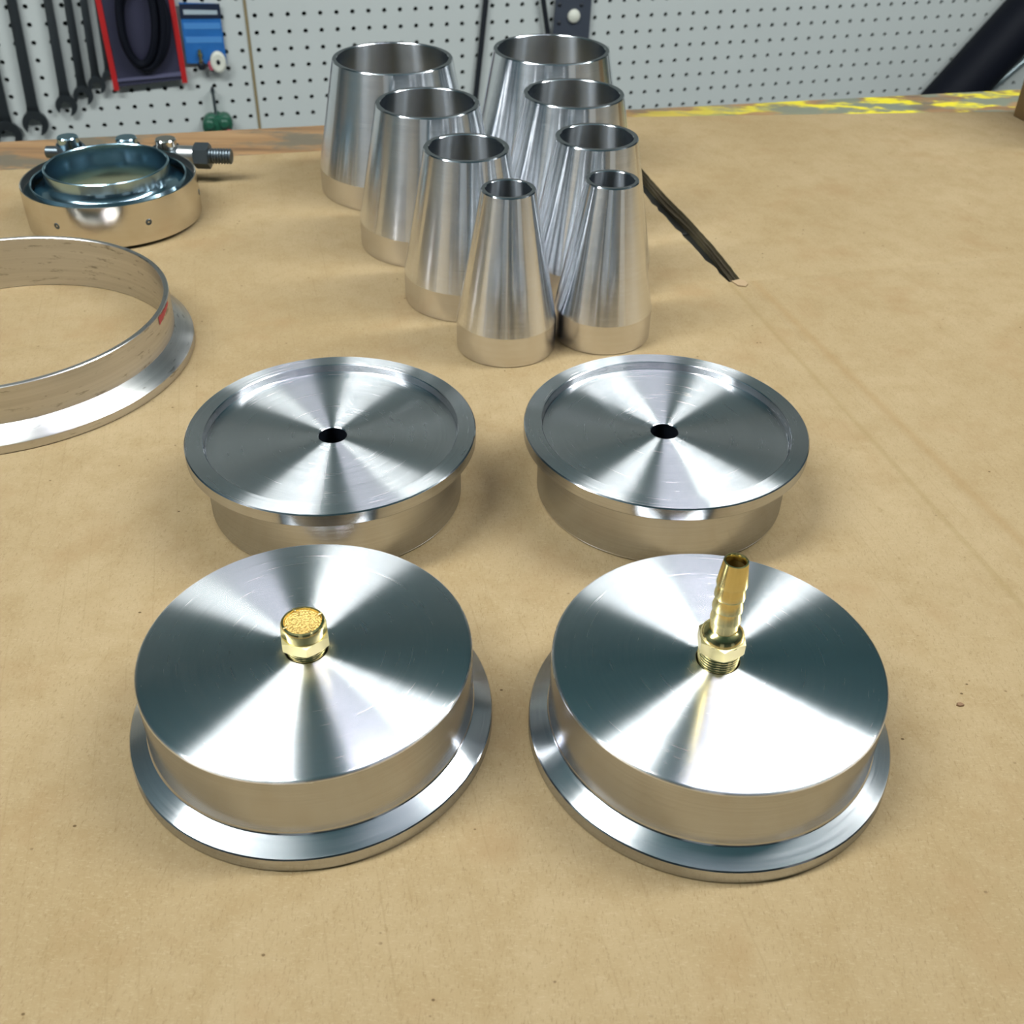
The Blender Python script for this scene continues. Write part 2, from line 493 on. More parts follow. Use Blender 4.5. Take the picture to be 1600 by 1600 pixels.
# pegboard panels with real holes, one inch apart
def pegboard(c0, c1, r0, r1):
    pitch, rad, thick = 25.4, 3.8, 5.0
    seg = 8
    verts, faces = [], []
    hole = [(rad*math.cos(PI/8+2*PI*k/seg), rad*math.sin(PI/8+2*PI*k/seg)) for k in range(seg)]
    h = pitch/2
    q = h*math.tan(PI/8)
    sq = [(h, q), (q, h), (-q, h), (-h, q), (-h, -q), (-q, -h), (q, -h), (h, -q)]
    cor = [(h, h), (-h, h), (-h, -h), (h, -h)]
    z00 = -147.92865
    for c in range(c0, c1+1):
        for r in range(r0, r1+1):
            cu, czz = c*pitch, z00 - r*pitch
            b = len(verts)
            for x, y in hole: verts.append(wp(cu+x, czz+y, 0))
            for x, y in sq: verts.append(wp(cu+x, czz+y, 0))
            for x, y in hole: verts.append(wp(cu+x, czz+y, -thick))
            for x, y in cor: verts.append(wp(cu+x, czz+y, 0))
            for k in range(seg):
                m = (k+1) % seg
                faces.append((b+k, b+8+k, b+8+m, b+m))
                faces.append((b+k, b+m, b+16+m, b+16+k))
            for k, (s0, s1) in enumerate(((0, 1), (2, 3), (4, 5), (6, 7))):
                faces.append((b+8+s0, b+24+k, b+8+s1))
    me = bpy.data.meshes.new('pegboard_panel')
    me.from_pydata([tuple(v) for v in verts], [], faces)
    me.materials.append(M_PEG)
    o = bpy.data.objects.new('pegboard_panel', me)
    return link(o, wall_back)
pegboard(0, 76, -14, 18)
pegboard(-54, -1, -14, 18)
# gap strip between the two panels
mt = Matrix.Translation(wp(-13.2, -190, -1.5)) @ Matrix.Rotation(YAW, 4, 'Z')
bm = box_bm(0.0042, 0.007, 0.84); bmesh.ops.transform(bm, matrix=mt, verts=bm.verts)
tag(finish('trim_1', bm, M_SEAM, smooth=False), kind='structure')

# ------------------------------------------------------------------ ceiling light fixtures
def fixture(center, rotz, label, length=1.22, width=0.16, group='ceiling light fixtures', lens_mat=None):
    o = empty('ceiling_light', center, (0, 0, rotz))
    tag(o, label, 'light', group)
    w, l = width/2, length/2
    prof = [(-w-0.03, 0.0), (-w-0.03, 0.012), (-w*0.6, 0.07), (w*0.6, 0.07), (w+0.03, 0.012), (w+0.03, 0.0)]
    bm = bmesh.new()
    a = [bm.verts.new((-l-0.02, y, z)) for y, z in prof]
    b = [bm.verts.new((l+0.02, y, z)) for y, z in prof]
    n = len(prof)
    for i in range(n):
        j = (i+1) % n
        bm.faces.new((a[i], a[j], b[j], b[i]))
    bm.faces.new(a); bm.faces.new(b[::-1])
    finish('housing', bm, M_WHITE, o, smooth=False)
    bm = bmesh.new()
    lens = [(-w, -0.001), (-w*0.85, -0.03), (w*0.85, -0.03), (w, -0.001)]
    a = [bm.verts.new((-l, y, z)) for y, z in lens]
    b = [bm.verts.new((l, y, z)) for y, z in lens]
    for i in range(3):
        bm.faces.new((a[i], b[i], b[i+1], a[i+1]))
    bm.faces.new(a); bm.faces.new(b[::-1])
    finish('lens', bm, lens_mat or M_EMIT, o, smooth=False)
    for s in (-1, 1):
        bm = box_bm(0.012, 0.012, CEIL_Z-center[2]-0.07+0.002)
        finish('hanger', bm, M_WHITE, o, smooth=False, loc=(s*l*0.7, 0, 0.07+(CEIL_Z-center[2]-0.07)/2))
    return o
GAP = Vector((0.12, 0.35, 1.30))
fixture(tuple(GAP - TANG*1.0), YAW, 'long fluorescent ceiling light above the left side of the bench')
fixture(tuple(GAP + TANG*1.0), YAW, 'long fluorescent ceiling light above the right side of the bench')
fixture(tuple(GAP + TANG*0.14), YAW, 'short dim ceiling light between the two long fluorescent ones', length=0.40, lens_mat=M_EMIT_DIM)

# ------------------------------------------------------------------ workbench
def bench():
    o = empty('workbench', (0, 0, FLOOR_Z))
    tag(o, 'wooden workbench with a worn paint spattered top under the cardboard', 'workbench')
    # far edge runs from (-374,770) to (422,958)
    e0, e1 = Vector((-1.10, 0.628)), Vector((1.35, 1.2066))
    nrm = Vector((-(e1-e0).y, (e1-e0).x)).normalized()
    f0, f1 = e0 - nrm*1.0, e1 - nrm*1.0
    d0 = 0.0
    for k, w in enumerate((0.102, 0.148, 0.148, 0.148, 0.148, 0.148, 0.148)):
        a0, a1, b0, b1 = e0-nrm*d0, e1-nrm*d0, e0-nrm*(d0+w), e1-nrm*(d0+w)
        bm = prism_bm([(b0.x, b0.y), (b1.x, b1.y), (a1.x, a1.y), (a0.x, a0.y)], -0.047, -0.0092)
        es = [e for e in bm.edges if abs(e.verts[0].co.z-e.verts[1].co.z) < 1e-6 and e.verts[0].co.z > -0.02]
        bmesh.ops.bevel(bm, geom=es, offset=0.002, segments=2, affect='EDGES', profile=0.5)
        finish('plank', bm, M_BENCH if k == 0 else M_PLANK_SHADE, o, loc=(0, 0, -FLOOR_Z), angle=50)
        d0 += w + 0.0015
    rot = math.atan2((e1-e0).y, (e1-e0).x)
    for s, t in ((0.04, 0.06), (0.96, 0.06), (0.04, 0.94), (0.96, 0.94)):
        p = f0 + (f1-f0)*s + (e0-f0)*t
        finish('leg', box_bm(0.09, 0.09, -FLOOR_Z-0.047, 0.004), M_BENCHLEG, o, loc=(p.x, p.y, (-FLOOR_Z-0.047)/2), rot=(0, 0, rot))
    for t in (0.06, 0.94):
        p = f0 + (f1-f0)*0.5 + (e0-f0)*t
        finish('rail', box_bm((e1-e0).length*0.88, 0.04, 0.12, 0.003), M_BENCHLEG, o, loc=(p.x, p.y, -FLOOR_Z-0.047-0.061), rot=(0, 0, rot))
bench()

# ------------------------------------------------------------------ cardboard
def cardboard():
    root = empty('cardboard_sheet', (0, 0, -0.009))
    tag(root, 'flattened brown cardboard box spread over the bench, with an open slit between flaps', 'cardboard')
    th = 0.009
    ax = Vector((-0.245, 0.970)).normalized()      # along the slit, away from the camera
    pr = Vector((ax.y, -ax.x))
    tip = Vector((0.1235, 0.566))
    rnd = random.Random(3)
    left, right = [], []
    L = 0.275
    n = 46
    for i in range(n+1):
        s = i/n
        w = 0.0040 + 0.0030*min(1, s*2.5)
        p = tip + ax*(L*s)
        left.append(p - pr*(w + rnd.uniform(-0.0009, 0.0011) * (1 if s < 0.75 else 0.3)))
        right.append(p + pr*(w + 0.0012*math.sin(s*9) + rnd.uniform(-0.0002, 0.0002)))
    lt = left[-1]; rt = right[-1]
    # far edges of the two flaps
    def yl(x): return 0.7137 + (x+0.352)*0.2486
    # end slit exactly on the flap edges
    left = [p for p in left if p.y < yl(p.x)-0.001]
    p = left[-1]; k = (yl(p.x)-p.y)/(ax.y - 0.2486*ax.x); left.append(p + ax*k)
    def yr(x): return 0.8573 + (x-0.081)*0.1193
    right = [p for p in right if p.y < yr(p.x)-0.001]
    p = right[-1]; k = (yr(p.x)-p.y)/(ax.y - 0.1193*ax.x); right.append(p + ax*k)
    A = [p - pr*0.74 for p in left]
    B = [Vector((0.70, 0.70 + (yr(0.70)-0.70)*i/(len(right)-1))) for i in range(len(right))]
    fl, fr = Vector((-0.62, -0.10)), Vector((0.74, -0.02))
    outline = [fl, fr, *B, *right[::-1], *left, *A[::-1]]
    bm = bmesh.new()
    V = lambda p: bm.verts.new((p.x, p.y, th))
    vA, vL, vR, vB = [V(p) for p in A], [V(p) for p in left], [V(p) for p in right], [V(p) for p in B]
    for P_, Q_ in ((vA, vL), (vR, vB)):
        for i in range(len(P_)-1):
            bm.faces.new((P_[i], Q_[i], Q_[i+1], P_[i+1]))
    vf, vg = V(fl), V(fr)
    bm.faces.new((vf, vL[0], vA[0])); bm.faces.new((vf, vR[0], vL[0])); bm.faces.new((vf, vg, vR[0])); bm.faces.new((vg, vB[0], vR[0]))
    me_o = finish('top_liner', bm, M_CARD, root, smooth=False)
    # cut edges: side wall of the sheet
    bm = bmesh.new()
    a = [bm.verts.new((p.x, p.y, th-0.00002)) for p in outline]
    b = [bm.verts.new((p.x, p.y, 0.0)) for p in outline]
    m = len(outline)
    for i in range(m):
        j = (i+1) % m
        bm.faces.new((a[i], b[i], b[j], a[j]))
    finish('cut_edge', bm, M_CARD_EDGE, root, smooth=False)
    # liner layers that show on the right wall of the slit
    for k, (zz, inset, tw) in enumerate(((0.0066, 0.0007, 0.0006), (0.0040, 0.0015, 0.0006))):
        bm = bmesh.new()
        pts = right[1:]
        inn = [p - pr*(inset*(0.6+0.6*math.sin(i*0.35+k)) + 0.0003) for i, p in enumerate(pts)]
        out = [p + pr*0.0004 for p in pts]
        for z in (0,):
            A = [bm.verts.new((p.x, p.y, zz)) for p in out]
            B = [bm.verts.new((p.x, p.y, zz)) for p in inn]
            A2 = [bm.verts.new((p.x, p.y, zz-tw)) for p in out]
            B2 = [bm.verts.new((p.x, p.y, zz-tw)) for p in inn]
            for i in range(len(pts)-1):
                bm.faces.new((A[i], A[i+1], B[i+1], B[i]))
                bm.faces.new((B[i], B[i+1], B2[i+1], B2[i]))
                bm.faces.new((A2[i], B2[i], B2[i+1], A2[i+1]))
        finish('inner_liner', bm, M_LINER_SHADE, root, smooth=False)
    # torn scrap of liner at the near end of the slit
    bm = prism_bm([(0.1215, 0.5655), (0.1245, 0.5600), (0.1285, 0.5590), (0.1305, 0.5625), (0.1292, 0.5665), (0.1262, 0.5680)], th-0.0002, th+0.0007)
    finish('torn_scrap', bm, M_SCRAP, root, smooth=False)
cardboard()

# ------------------------------------------------------------------ V-band end caps
CAP_H = 31.55
def arc(cx, cz_, r, a0, a1, n=5):
    return [(cx + r*math.cos(math.radians(a0+(a1-a0)*i/n)), cz_ + r*math.sin(math.radians(a0+(a1-a0)*i/n))) for i in range(n+1)]
CAP = {}
def cap(loc, flipped, label):
    o = empty('pipe_end_cap', (loc[0]*MM, loc[1]*MM, CAP_H*MM if flipped else 0.0), (PI, 0, loc[2]) if flipped else (0, 0, loc[2]))
    tag(o, label, 'end cap', 'turned aluminium end caps')
    if not CAP:
        CAP['closed_face'] = lathe('closed_face', [(6.6, 0.2), (6.8, 0.0), (20, 0), (35, 0)] + arc(49.7, 1.1, 1.1, -90, 0, 6), M_ALU_FACE, o, seg=160)
        CAP['body'] = lathe('body', [(50.8, 1.1), (50.8, 10), (50.8, 21.6)] + [(50.9, 22.3), (51.3, 22.8)], M_ALU_SIDE, o, seg=160)
        CAP['flange'] = lathe('flange', [(51.3, 22.8), (56.7, 26.2)], M_ALU_FLANGE, o, seg=160)
        CAP['flange_lip'] = lathe('flange_lip', [(56.7, 26.2), (57.04, 26.6), (57.04, 31.1), (56.6, 31.55)], M_ALU_SIDE, o, seg=160)
        CAP['flange_top'] = lathe('flange_top', [(56.6, 31.55), (50.1, 31.55)], M_ALU_FACE, o, seg=160)
        CAP['recess_wall'] = lathe('recess_wall', [(50.1, 31.55), (49.8, 31.3), (49.5, 28.3), (49.2, 28.05)], M_ALU_SIDE, o, seg=160)
        CAP['recessed_face'] = lathe('recessed_face', [(49.2, 28.05), (48.6, 28.0), (30, 28.0), (15, 28.0), (5.9, 28.0), (5.6, 27.7)], M_ALU_FACE, o, seg=160)
        CAP['bore'] = lathe('bore', [(5.6, 27.7)] + [(5.6+1.3*(1-(k/24))+(0.25 if k % 2 else 0), 27.7*k/24+0.15) for k in range(23, 0, -1)] + [(6.6, 0.2)], M_DARK_BORE, o, seg=48)
    else:
        for k, s in CAP.items():
            share(k, s, o)
    return o
cap((-61.9, 234.5, 0.2), True, 'aluminium end cap lying flange down with a short brass plug in its centre')
cap((63.87, 234.0, 1.1), True, 'aluminium end cap lying flange down with a brass hose barb in its centre')
cap((-72.17, 357.5, 0.7), False, 'aluminium end cap lying flange up with an empty centre hole, beside the large ring')
cap((60.96, 366.0, 1.9), False, 'aluminium end cap lying flange up with an empty centre hole, behind the brass hose barb')

# ------------------------------------------------------------------ brass fittings
def hex_bm(af, z0, z1, cham=1.0, rot=0.0, top=True, bot=True):
    """hexagon with turned chamfers"""
    R_ = af/2/math.cos(PI/6)
    bm = bmesh.new()
    seg = 48
    def ring(rfun, z):
        return [bm.verts.new((rfun(a)*math.cos(a+rot)*MM, rfun(a)*math.sin(a+rot)*MM, z*MM)) for a in [2*PI*i/seg for i in range(seg)]]
    def hexr(a):
        k = ((a + PI/6) % (PI/3)) - PI/6
        return af/2/math.cos(k)
    rings = []
    slope = 0.55
    rin = af/2 - cham
    def zc(a, base, sign):                      # chamfer height where the cone meets the flat
        return base + sign*slope*(hexr(a) - af/2 + 0.15)
    A = [2*PI*i/seg for i in range(seg)]
    def pt(r, a, z): return bm.verts.new((r*math.cos(a+rot)*MM, r*math.sin(a+rot)*MM, z*MM))
    rings.append([pt(rin, a, z0) for a in A])
    rings.append([pt(hexr(a), a, zc(a, z0, 1) if bot else z0) for a in A])
    rings.append([pt(hexr(a), a, zc(a, z1, -1) if top else z1) for a in A])
    rings.append([pt(rin, a, z1) for a in A])
    for p, q in zip(rings[:-1], rings[1:]):
        for i in range(seg):
            j = (i+1) % seg
            bm.faces.new((p[i], p[j], q[j], q[i]))
    bm.faces.new(rings[0][::-1]); bm.faces.new(rings[-1])
    return bm

def thread_profile(r0, r1, z0, z1, n, depth):
    out = []
    for k in range(n):
        s = k/n
        r = r0+(r1-r0)*s
        za = z0+(z1-z0)*s
        h = (z1-z0)/n
        out += [(r-depth, za), (r, za+h*0.4), (r, za+h*0.6)]
    out.append((r1-depth, z1))
    return out

def muffler():
    o = empty('brass_breather_plug', (-61.9*MM, 234.5*MM, CAP_H*MM))
    tag(o, 'short brass hex plug with a gold sintered disc on top', 'plug')
    lathe('thread', [(0, -6)] + thread_profile(5.9, 6.35, -6, 3.2, 9, 0.45) + [(0, 3.2)], M_BRASS, o, seg=48, angle=50)
    finish('hex', hex_bm(13.9, 3.0, 7.4, 0.7, rot=math.radians(-46)), M_BRASS_FLAT, o, angle=25)
    bm = lathe_bm([(6.85, 7.2), (6.85, 9.8), (6.75, 10.7), (6.4, 11.3), (5.75, 11.45), (5.6, 11.2), (5.6, 9.9), (0.0, 9.9)], 64)
    col = finish('collar', bm, M_BRASS, o, angle=40)
    lathe('sintered_disc', [(5.58, 9.9), (5.58, 10.7), (5.1, 10.95), (2.5, 11.05), (0, 11.1)], M_SINTER, o, seg=48)
    for k in range(4):
        a = math.radians(35 + 90*k)
        finish('stake_mark', box_bm(1.3*MM, 0.5*MM, 0.5*MM, 0.1*MM), M_BRASS_FLAT, col, smooth=False,
               loc=(5.75*math.cos(a)*MM, 5.75*math.sin(a)*MM, 11.3*MM), rot=(0, 0, a))
muffler()

def hose_barb():
    o = empty('brass_hose_barb', (63.87*MM, 234.0*MM, CAP_H*MM))
    tag(o, 'tall brass hose barb fitting standing in an aluminium end cap', 'hose fitting')
    lathe('thread', [(0, -4)] + thread_profile(6.1, 6.6, -4, 5.6, 9, 0.5) + [(0, 5.6)], M_BRASS, o, seg=48, angle=50)
    finish('hex', hex_bm(13.3, 5.4, 10.4, 0.8, rot=math.radians(-62)), M_BRASS_FLAT, o, angle=25)
    lathe('shoulder', [(6.7, 9.6), (6.5, 11.2), (5.6, 12.6), (4.6, 13.2), (4.3, 13.4)], M_BRASS, o, seg=64)
    prof = [(4.3, 13.3), (4.15, 15.5), (4.15, 16.8)]
    z = 16.8
    for k in range(4):
        prof += [(4.6, z+0.15), (4.6, z+0.7), (3.75, z+4.6)] if k < 3 else [(4.6, z+0.15), (4.55, z+0.8), (3.6, z+8.3)]
        z += 4.6 if k < 3 else 8.3
    prof = [p for p in prof]
    top = prof[-1][1]
    prof += [(3.55, top+0.25), (3.1, top+0.3), (2.9, top+0.05), (2.85, top-2)]
    lathe('barbed_stem', prof, M_BRASS, o, seg=64, angle=40)
    lathe('bore', [(2.85, top-2), (2.8, top-10), (2.7, top-22), (0, top-22)], simple('brass_bore', (0.25, 0.17, 0.05), 0.4, 0.8), o, seg=40)
hose_barb()

# ------------------------------------------------------------------ cone reducers
def cone(x, y, rt, rb, label, wall=2.6, collar=15.6, H=81.2):
    o = empty('cone_reducer', (x*MM, y*MM, 0))
    tag(o, label, 'cone reducer', 'aluminium cone reducers in two rows')
    lathe('collar', [(rb-wall, 0.4), (rb-wall+0.4, 0.0), (rb-0.4, 0.0), (rb, 0.4), (rb, collar)], M_ALU_COLLAR, o, seg=128)
    lathe('cone_wall', [(rb, collar), (rb-0.35*(rb-rt)/(H-collar), collar+0.35), (rt+(rb-rt)*0.5, (H+collar)/2), (rt+0.25, H-0.6)], M_ALU_CONE, o, seg=128, angle=12)
    wt = min(wall, rt*0.16)
    lathe('rim', [(rt+0.25, H-0.6), (rt-0.15, H), (rt-wt+0.3, H), (rt-wt, H-0.4)], M_ALU_SIDE, o, seg=128)
    lathe('bore', [(rt-wt, H-0.4), (rt-wt+(rb-rt)*0.1, H*0.87), (rb-wall, collar), (rb-wall, 0.4)], M_ALU_BORE, o, seg=96)
    return o
CONES = [
 (-5.1, 487.2, 12.7, 24.9, 'smallest aluminium cone at the front of the left row, narrow top'),
 (44.0, 502.1, 12.7, 24.9, 'smallest aluminium cone at the front of the right row, narrow top'),
 (-27.3, 542.2, 21.6, 33.9, 'second smallest aluminium cone in the left row, behind the narrowest one'),
 (39.6, 563.2, 21.6, 33.6, 'second smallest aluminium cone in the right row, behind the narrowest one'),
 (-52.5, 614.2, 28.9, 41.7, 'second largest aluminium cone in the left row, in front of the widest one'),
 (30.0, 637.9, 28.9, 41.0, 'second largest aluminium cone in the right row, in front of the widest one'),
 (-81.0, 702.8, 37.3, 50.5, 'widest aluminium cone at the back of the left row'),
 (18.5, 732.0, 37.3, 49.8, 'widest aluminium cone at the back of the right row'),
]
for c in CONES: cone(*c)

# ------------------------------------------------------------------ large scuffed ring
def ring():
    x, y = -250.4, 462.9
    o = empty('flange_ring', (x*MM, y*MM, 0))
    tag(o, 'large scuffed aluminium weld ring with an outer flange, cut off by the left edge', 'ring')
    lathe('tube_wall', [(81.6, 9.9), (81.6, 27.1), (81.3, 27.4), (79.4, 27.4), (79.1, 27.1), (79.1, 0.3)], M_ALU_OLD, o, seg=192)
    lathe('flange', [(79.1, 0.3), (79.5, 0.0), (89.7, 0.0), (90.07, 0.4), (90.07, 4.3), (89.7, 4.7), (82.1, 9.6), (81.6, 9.9)], M_ALU_OLD, o, seg=192)
    # red marker smear near the rim
    a0 = math.radians(-5)
    bm = bmesh.new()
    n = 10
    T = [bm.verts.new((81.75*math.cos(a0+i*0.0245)*MM, 81.75*math.sin(a0+i*0.0245)*MM, (26.6+0.2*math.sin(i*2))*MM)) for i in range(n)]
    B = [bm.verts.new((81.75*math.cos(a0+i*0.0245)*MM, 81.75*math.sin(a0+i*0.0245)*MM, (22.6+0.55*math.sin(i*3.1)+0.28*i)*MM)) for i in range(n)]
    for i in range(n-1): bm.faces.new((T[i], B[i], B[i+1], T[i+1]))
    finish('red_mark', bm, M_REDMARK, o)
    rnd = random.Random(11)
    return o
ring()

# ------------------------------------------------------------------ V-band clamp
def clamp():
    x, y = -248.7, 636.6
    o = empty('band_clamp', (x*MM, y*MM, 0))
    tag(o, 'polished steel band clamp with bolt and nut on the cardboard behind the large ring', 'clamp')
    band = lathe('band', [(49.9, 2.0), (50.3, 1.6), (51.05, 2.1), (51.3, 14), (51.05, 26.2), (50.6, 26.5), (50.2, 26.2)], M_CHROME, o, seg=160)
    lathe('band_inside', [(50.2, 26.2), (50.0, 22), (47.5, 19.5), (47.5, 8.5), (49.9, 6), (49.9, 2.0)], M_BAND_IN, o, seg=128)
    lathe('retainer', [(49.6, 21.5), (47.6, 22.5), (45.4, 26.2), (44.8, 26.4), (44.4, 26.0), (46.4, 20.5), (47.6, 18)], M_ZINC, o, seg=128)
    lathe('pipe_flange', [(46.0, 17), (45.2, 20.0), (43.0, 21.8), (39.5, 23.2), (37.6, 25.4), (36.7, 28.5), (36.4, 33.8), (35.9, 34.25), (35.2, 34.2), (34.8, 33.7),
                          (34.8, 27), (33.9, 24.5), (33.6, 3), (34.2, 0.3), (35.5, 0.0), (46, 3)], M_ZINC, o, seg=128)
    # spot-weld dimples
    for deg in (-110, -50, 10, -170):
        a = math.radians(deg)
        ob = lathe('dimple', [(1.9, 0.0), (1.5, 0.28), (1.0, 0.20), (0, -0.1)], M_BLACKSTEEL, band, seg=20)
        ob.location = (51.25*math.cos(a)*MM, 51.25*math.sin(a)*MM, 14.2*MM)
        ob.rotation_euler = Vector((math.cos(a), math.sin(a), 0)).to_track_quat('Z', 'Y').to_euler()
    # bolt behind, along x
    by, bz = 65.0, 17.0
    X = lambda px: px - x
    def xcyl(name, x0, x1, r, mat, cy=by, czz=bz, seg=32):
        ob = lathe(name, [(0, 0), (r-0.5, 0), (r, 0.5), (r, (x1-x0)-0.5), (r-0.5, x1-x0), (0, x1-x0)], mat, o, seg=seg)
        ob.rotation_euler = (0, PI/2, 0)
        ob.location = (X(x0)*MM, cy*MM, czz*MM)
        return ob
    xcyl('bolt', -312, -206, 3.9, M_BLACKSTEEL)
    th = lathe('bolt_thread', [(0, 0)] + thread_profile(5.0, 5.0, 0, 17, 9, 0.8) + [(0, 16)], M_BLACKSTEEL, o, seg=32, angle=50)
    th.rotation_euler = (0, PI/2, 0); th.location = (X(-207)*MM, by*MM, bz*MM)
    nut = finish('nut', hex_bm(14.5, 0, 10, 1.0, rot=0.3), M_BLACKSTEEL, o, angle=25)
    nut.rotation_euler = (0, PI/2, 0); nut.location = (X(-214)*MM, by*MM, bz*MM)
    xcyl('spacer', -228, -214, 6.2, simple('bright_zinc', (0.62, 0.62, 0.60), 0.3, 1.0))
    # trunnion barrels in their strap loops
    for bx, mat in ((-232.0, M_CHROME), (-258.0, M_ZINC), (-296.0, M_ZINC)):
        cy = by if bx != -258.0 else by + 1
        bmat = mat
        ob = lathe('trunnion', [(0, 4), (6.2, 4), (6.8, 4.8), (6.8, 27.0), (6.2, 27.8), (0, 27.8)], bmat, o, seg=36)
        ob.location = (X(bx)*MM, cy*MM, 0)
        # strap loop to the band
        ang = math.atan2(cy, X(bx))
        path = []
        w = 8.2
        ctr = Vector((X(bx), cy))
        inward = (-ctr).normalized(); side = Vector((-inward.y, inward.x))
        for i in range(13):
            t = PI*i/12
            path.append(ctr + side*(w*math.cos(t)) - inward*(w*math.sin(t)))
        path = [ctr + side*w + inward*(max(4.0, ctr.length-52.5)), *path, ctr - side*w + inward*(max(4.0, ctr.length-52.5))]
        bm = bmesh.new()
        outer = path
        lo = [bm.verts.new((p.x*MM, p.y*MM, 7*MM)) for p in outer]
        hi = [bm.verts.new((p.x*MM, p.y*MM, 23*MM)) for p in outer]
        for i in range(len(outer)-1): bm.faces.new((lo[i], lo[i+1], hi[i+1], hi[i]))
        st = finish('strap_loop', bm, M_BLACKSTEEL, o)
        sd = st.modifiers.new('thickness', 'SOLIDIFY'); sd.thickness = 0.0011
clamp()

# ------------------------------------------------------------------ wooden block and a chip on the cardboard
def block():
    o = empty('wood_block', (0.4256, 0.8455, 0), (0, 0, math.radians(16)))
    tag(o, 'brown wooden block at the far right edge of the cardboard', 'wood block')
    bm = box_bm(0.04, 0.09, 0.11, 0.0015)
    # saw-cut shoulder on one long edge
    for v in bm.verts:
        if v.co.z > 0.05 and v.co.y < 0: v.co.z -= 0.004
    finish('block', bm, M_WOOD, o, loc=(0, 0, 0.055), angle=40)
    for k in range(3):
        finish('end_crack', box_bm(0.0008, 0.02+0.008*k, 0.0006), M_BLACK, o, smooth=False, loc=(-0.008+0.008*k, 0.012-0.01*k, 0.1086))
block()
bm = prism_bm([(-1.5*MM, -0.4*MM), (-0.5*MM, -1.0*MM), (0.9*MM, -0.7*MM), (1.4*MM, 0.0), (0.4*MM, 0.9*MM), (-0.9*MM, 0.8*MM)], 0, 0.5*MM)
for v in bm.verts:
    if v.co.z > 0: v.co.x *= 0.8; v.co.y *= 0.8
ch = finish('brown_chip', bm, simple('brown_chip', (0.12, 0.06, 0.02), 0.7), smooth=False, loc=(0.1505, 0.2466, 0.0))
tag(ch, 'tiny dark brown chip lying on the cardboard right of the end caps', 'chip')

# ------------------------------------------------------------------ things on the pegboard wall
def wall_thing(name, u, z, label, cat, group=None, off=0.0):
    o = empty(name, wp(u, z, off), (0, 0, YAW))
    return tag(o, label, cat, group)
# local axes of a wall thing: x along the wall, y into the wall, z up

def vprism(pts, y0, y1, bm=None):
    """outline in local xz (mm) extruded along y (mm)"""
    bm = bm or bmesh.new()
    a = [bm.verts.new((px*MM, y0*MM, pz*MM)) for px, pz in pts]
    b = [bm.verts.new((px*MM, y1*MM, pz*MM)) for px, pz in pts]
    bm.faces.new(a); bm.faces.new(b[::-1])
    n = len(pts)
    for i in range(n):
        j = (i+1) % n
        bm.faces.new((a[i], b[i], b[j], a[j]))
    return bm

def wrench(u, z, length, jaw, handle, label, tilt=0.0, off=9):
    """combination wrench hanging with the open end down; (u,z) is the jaw centre"""
    o = wall_thing('combination_wrench', u, z, label, 'wrench', 'combination wrenches on the pegboard', off)
    o.rotation_euler = (0, tilt, YAW)
    R_ = jaw/2
    slot = jaw*0.50
    pts = []
    a_ = math.asin(min(0.95, slot/2/R_))
    lean = math.radians(-15)
    def rot(px, pz):
        return (px*math.cos(lean)-pz*math.sin(lean), px*math.sin(lean)+pz*math.cos(lean))
    n = 28
    # arc from right tip round the top to left tip, slot opening downwards
    for i in range(n+1):
        t = (-PI/2 + a_) + (2*PI-2*a_)*i/n
        pts.append(rot(R_*math.cos(t), R_*math.sin(t)))
    pts.append(rot(-slot/2, jaw*0.02)); pts.append(rot(-slot*0.28, jaw*0.16)); pts.append(rot(slot*0.28, jaw*0.16)); pts.append(rot(slot/2, jaw*0.02))
    finish('open_jaw', vprism(pts, -3.2, 3.2), M_WRENCH, o, angle=40)
    h = handle/2
    zt = length - jaw
    prof = [(-h*1.25, R_*0.75), (-h, R_*1.5), (-h*0.85, zt*0.8), (-h, zt), (h, zt), (h*0.85, zt*0.8), (h, R_*1.5), (h*1.25, R_*0.75)]
    bm = vprism(prof, -2.6, 2.6)
    es = [e for e in bm.edges if abs(e.verts[0].co.y-e.verts[1].co.y) < 1e-7]
    bmesh.ops.bevel(bm, geom=es, offset=0.0014, segments=2, affect='EDGES', profile=0.5)
    finish('shank', bm, M_WRENCH, o, angle=45)
    bm = bmesh.new()
    rr = jaw*0.40
    ob = lathe('box_end', [(rr*0.62, -4), (rr*0.95, -4), (rr, -3), (rr, 3), (rr*0.95, 4), (rr*0.62, 4)], M_WRENCH, o, seg=24, closed=True)
    ob.rotation_euler = (PI/2, 0, 0); ob.location = (0, 0, (zt+rr*0.8)*MM)
    bm = tube_bm([(0, 0.012, 0), (0, -0.012, 0), (0, -0.015, 0.006)], 0.0022, 8)
    finish('peg_hook', bm, M_BLACKSTEEL, o, loc=(0, 0, (zt+rr*1.2)*MM))
    return o
wrench(-398, -303, 300, 42, 17, 'largest steel wrench on the pegboard, at the left edge of the photo', 0.04)
wrench(-354, -288, 285, 38, 16, 'large dark steel wrench on the pegboard, second from the left edge', 0.05)
wrench(-303, -264, 250, 32, 14, 'steel wrench on the pegboard, third from the left edge', 0.05)
wrench(-275, -250, 230, 29, 13, 'steel wrench on the pegboard, fourth from the left edge', 0.05)
wrench(-252, -236, 212, 26, 12, 'small steel wrench on the pegboard, fifth from the left edge', 0.05)
wrench(-231, -227, 196, 23, 11, 'smallest steel wrench on the pegboard, half behind the red edged bag', 0.04, off=6)

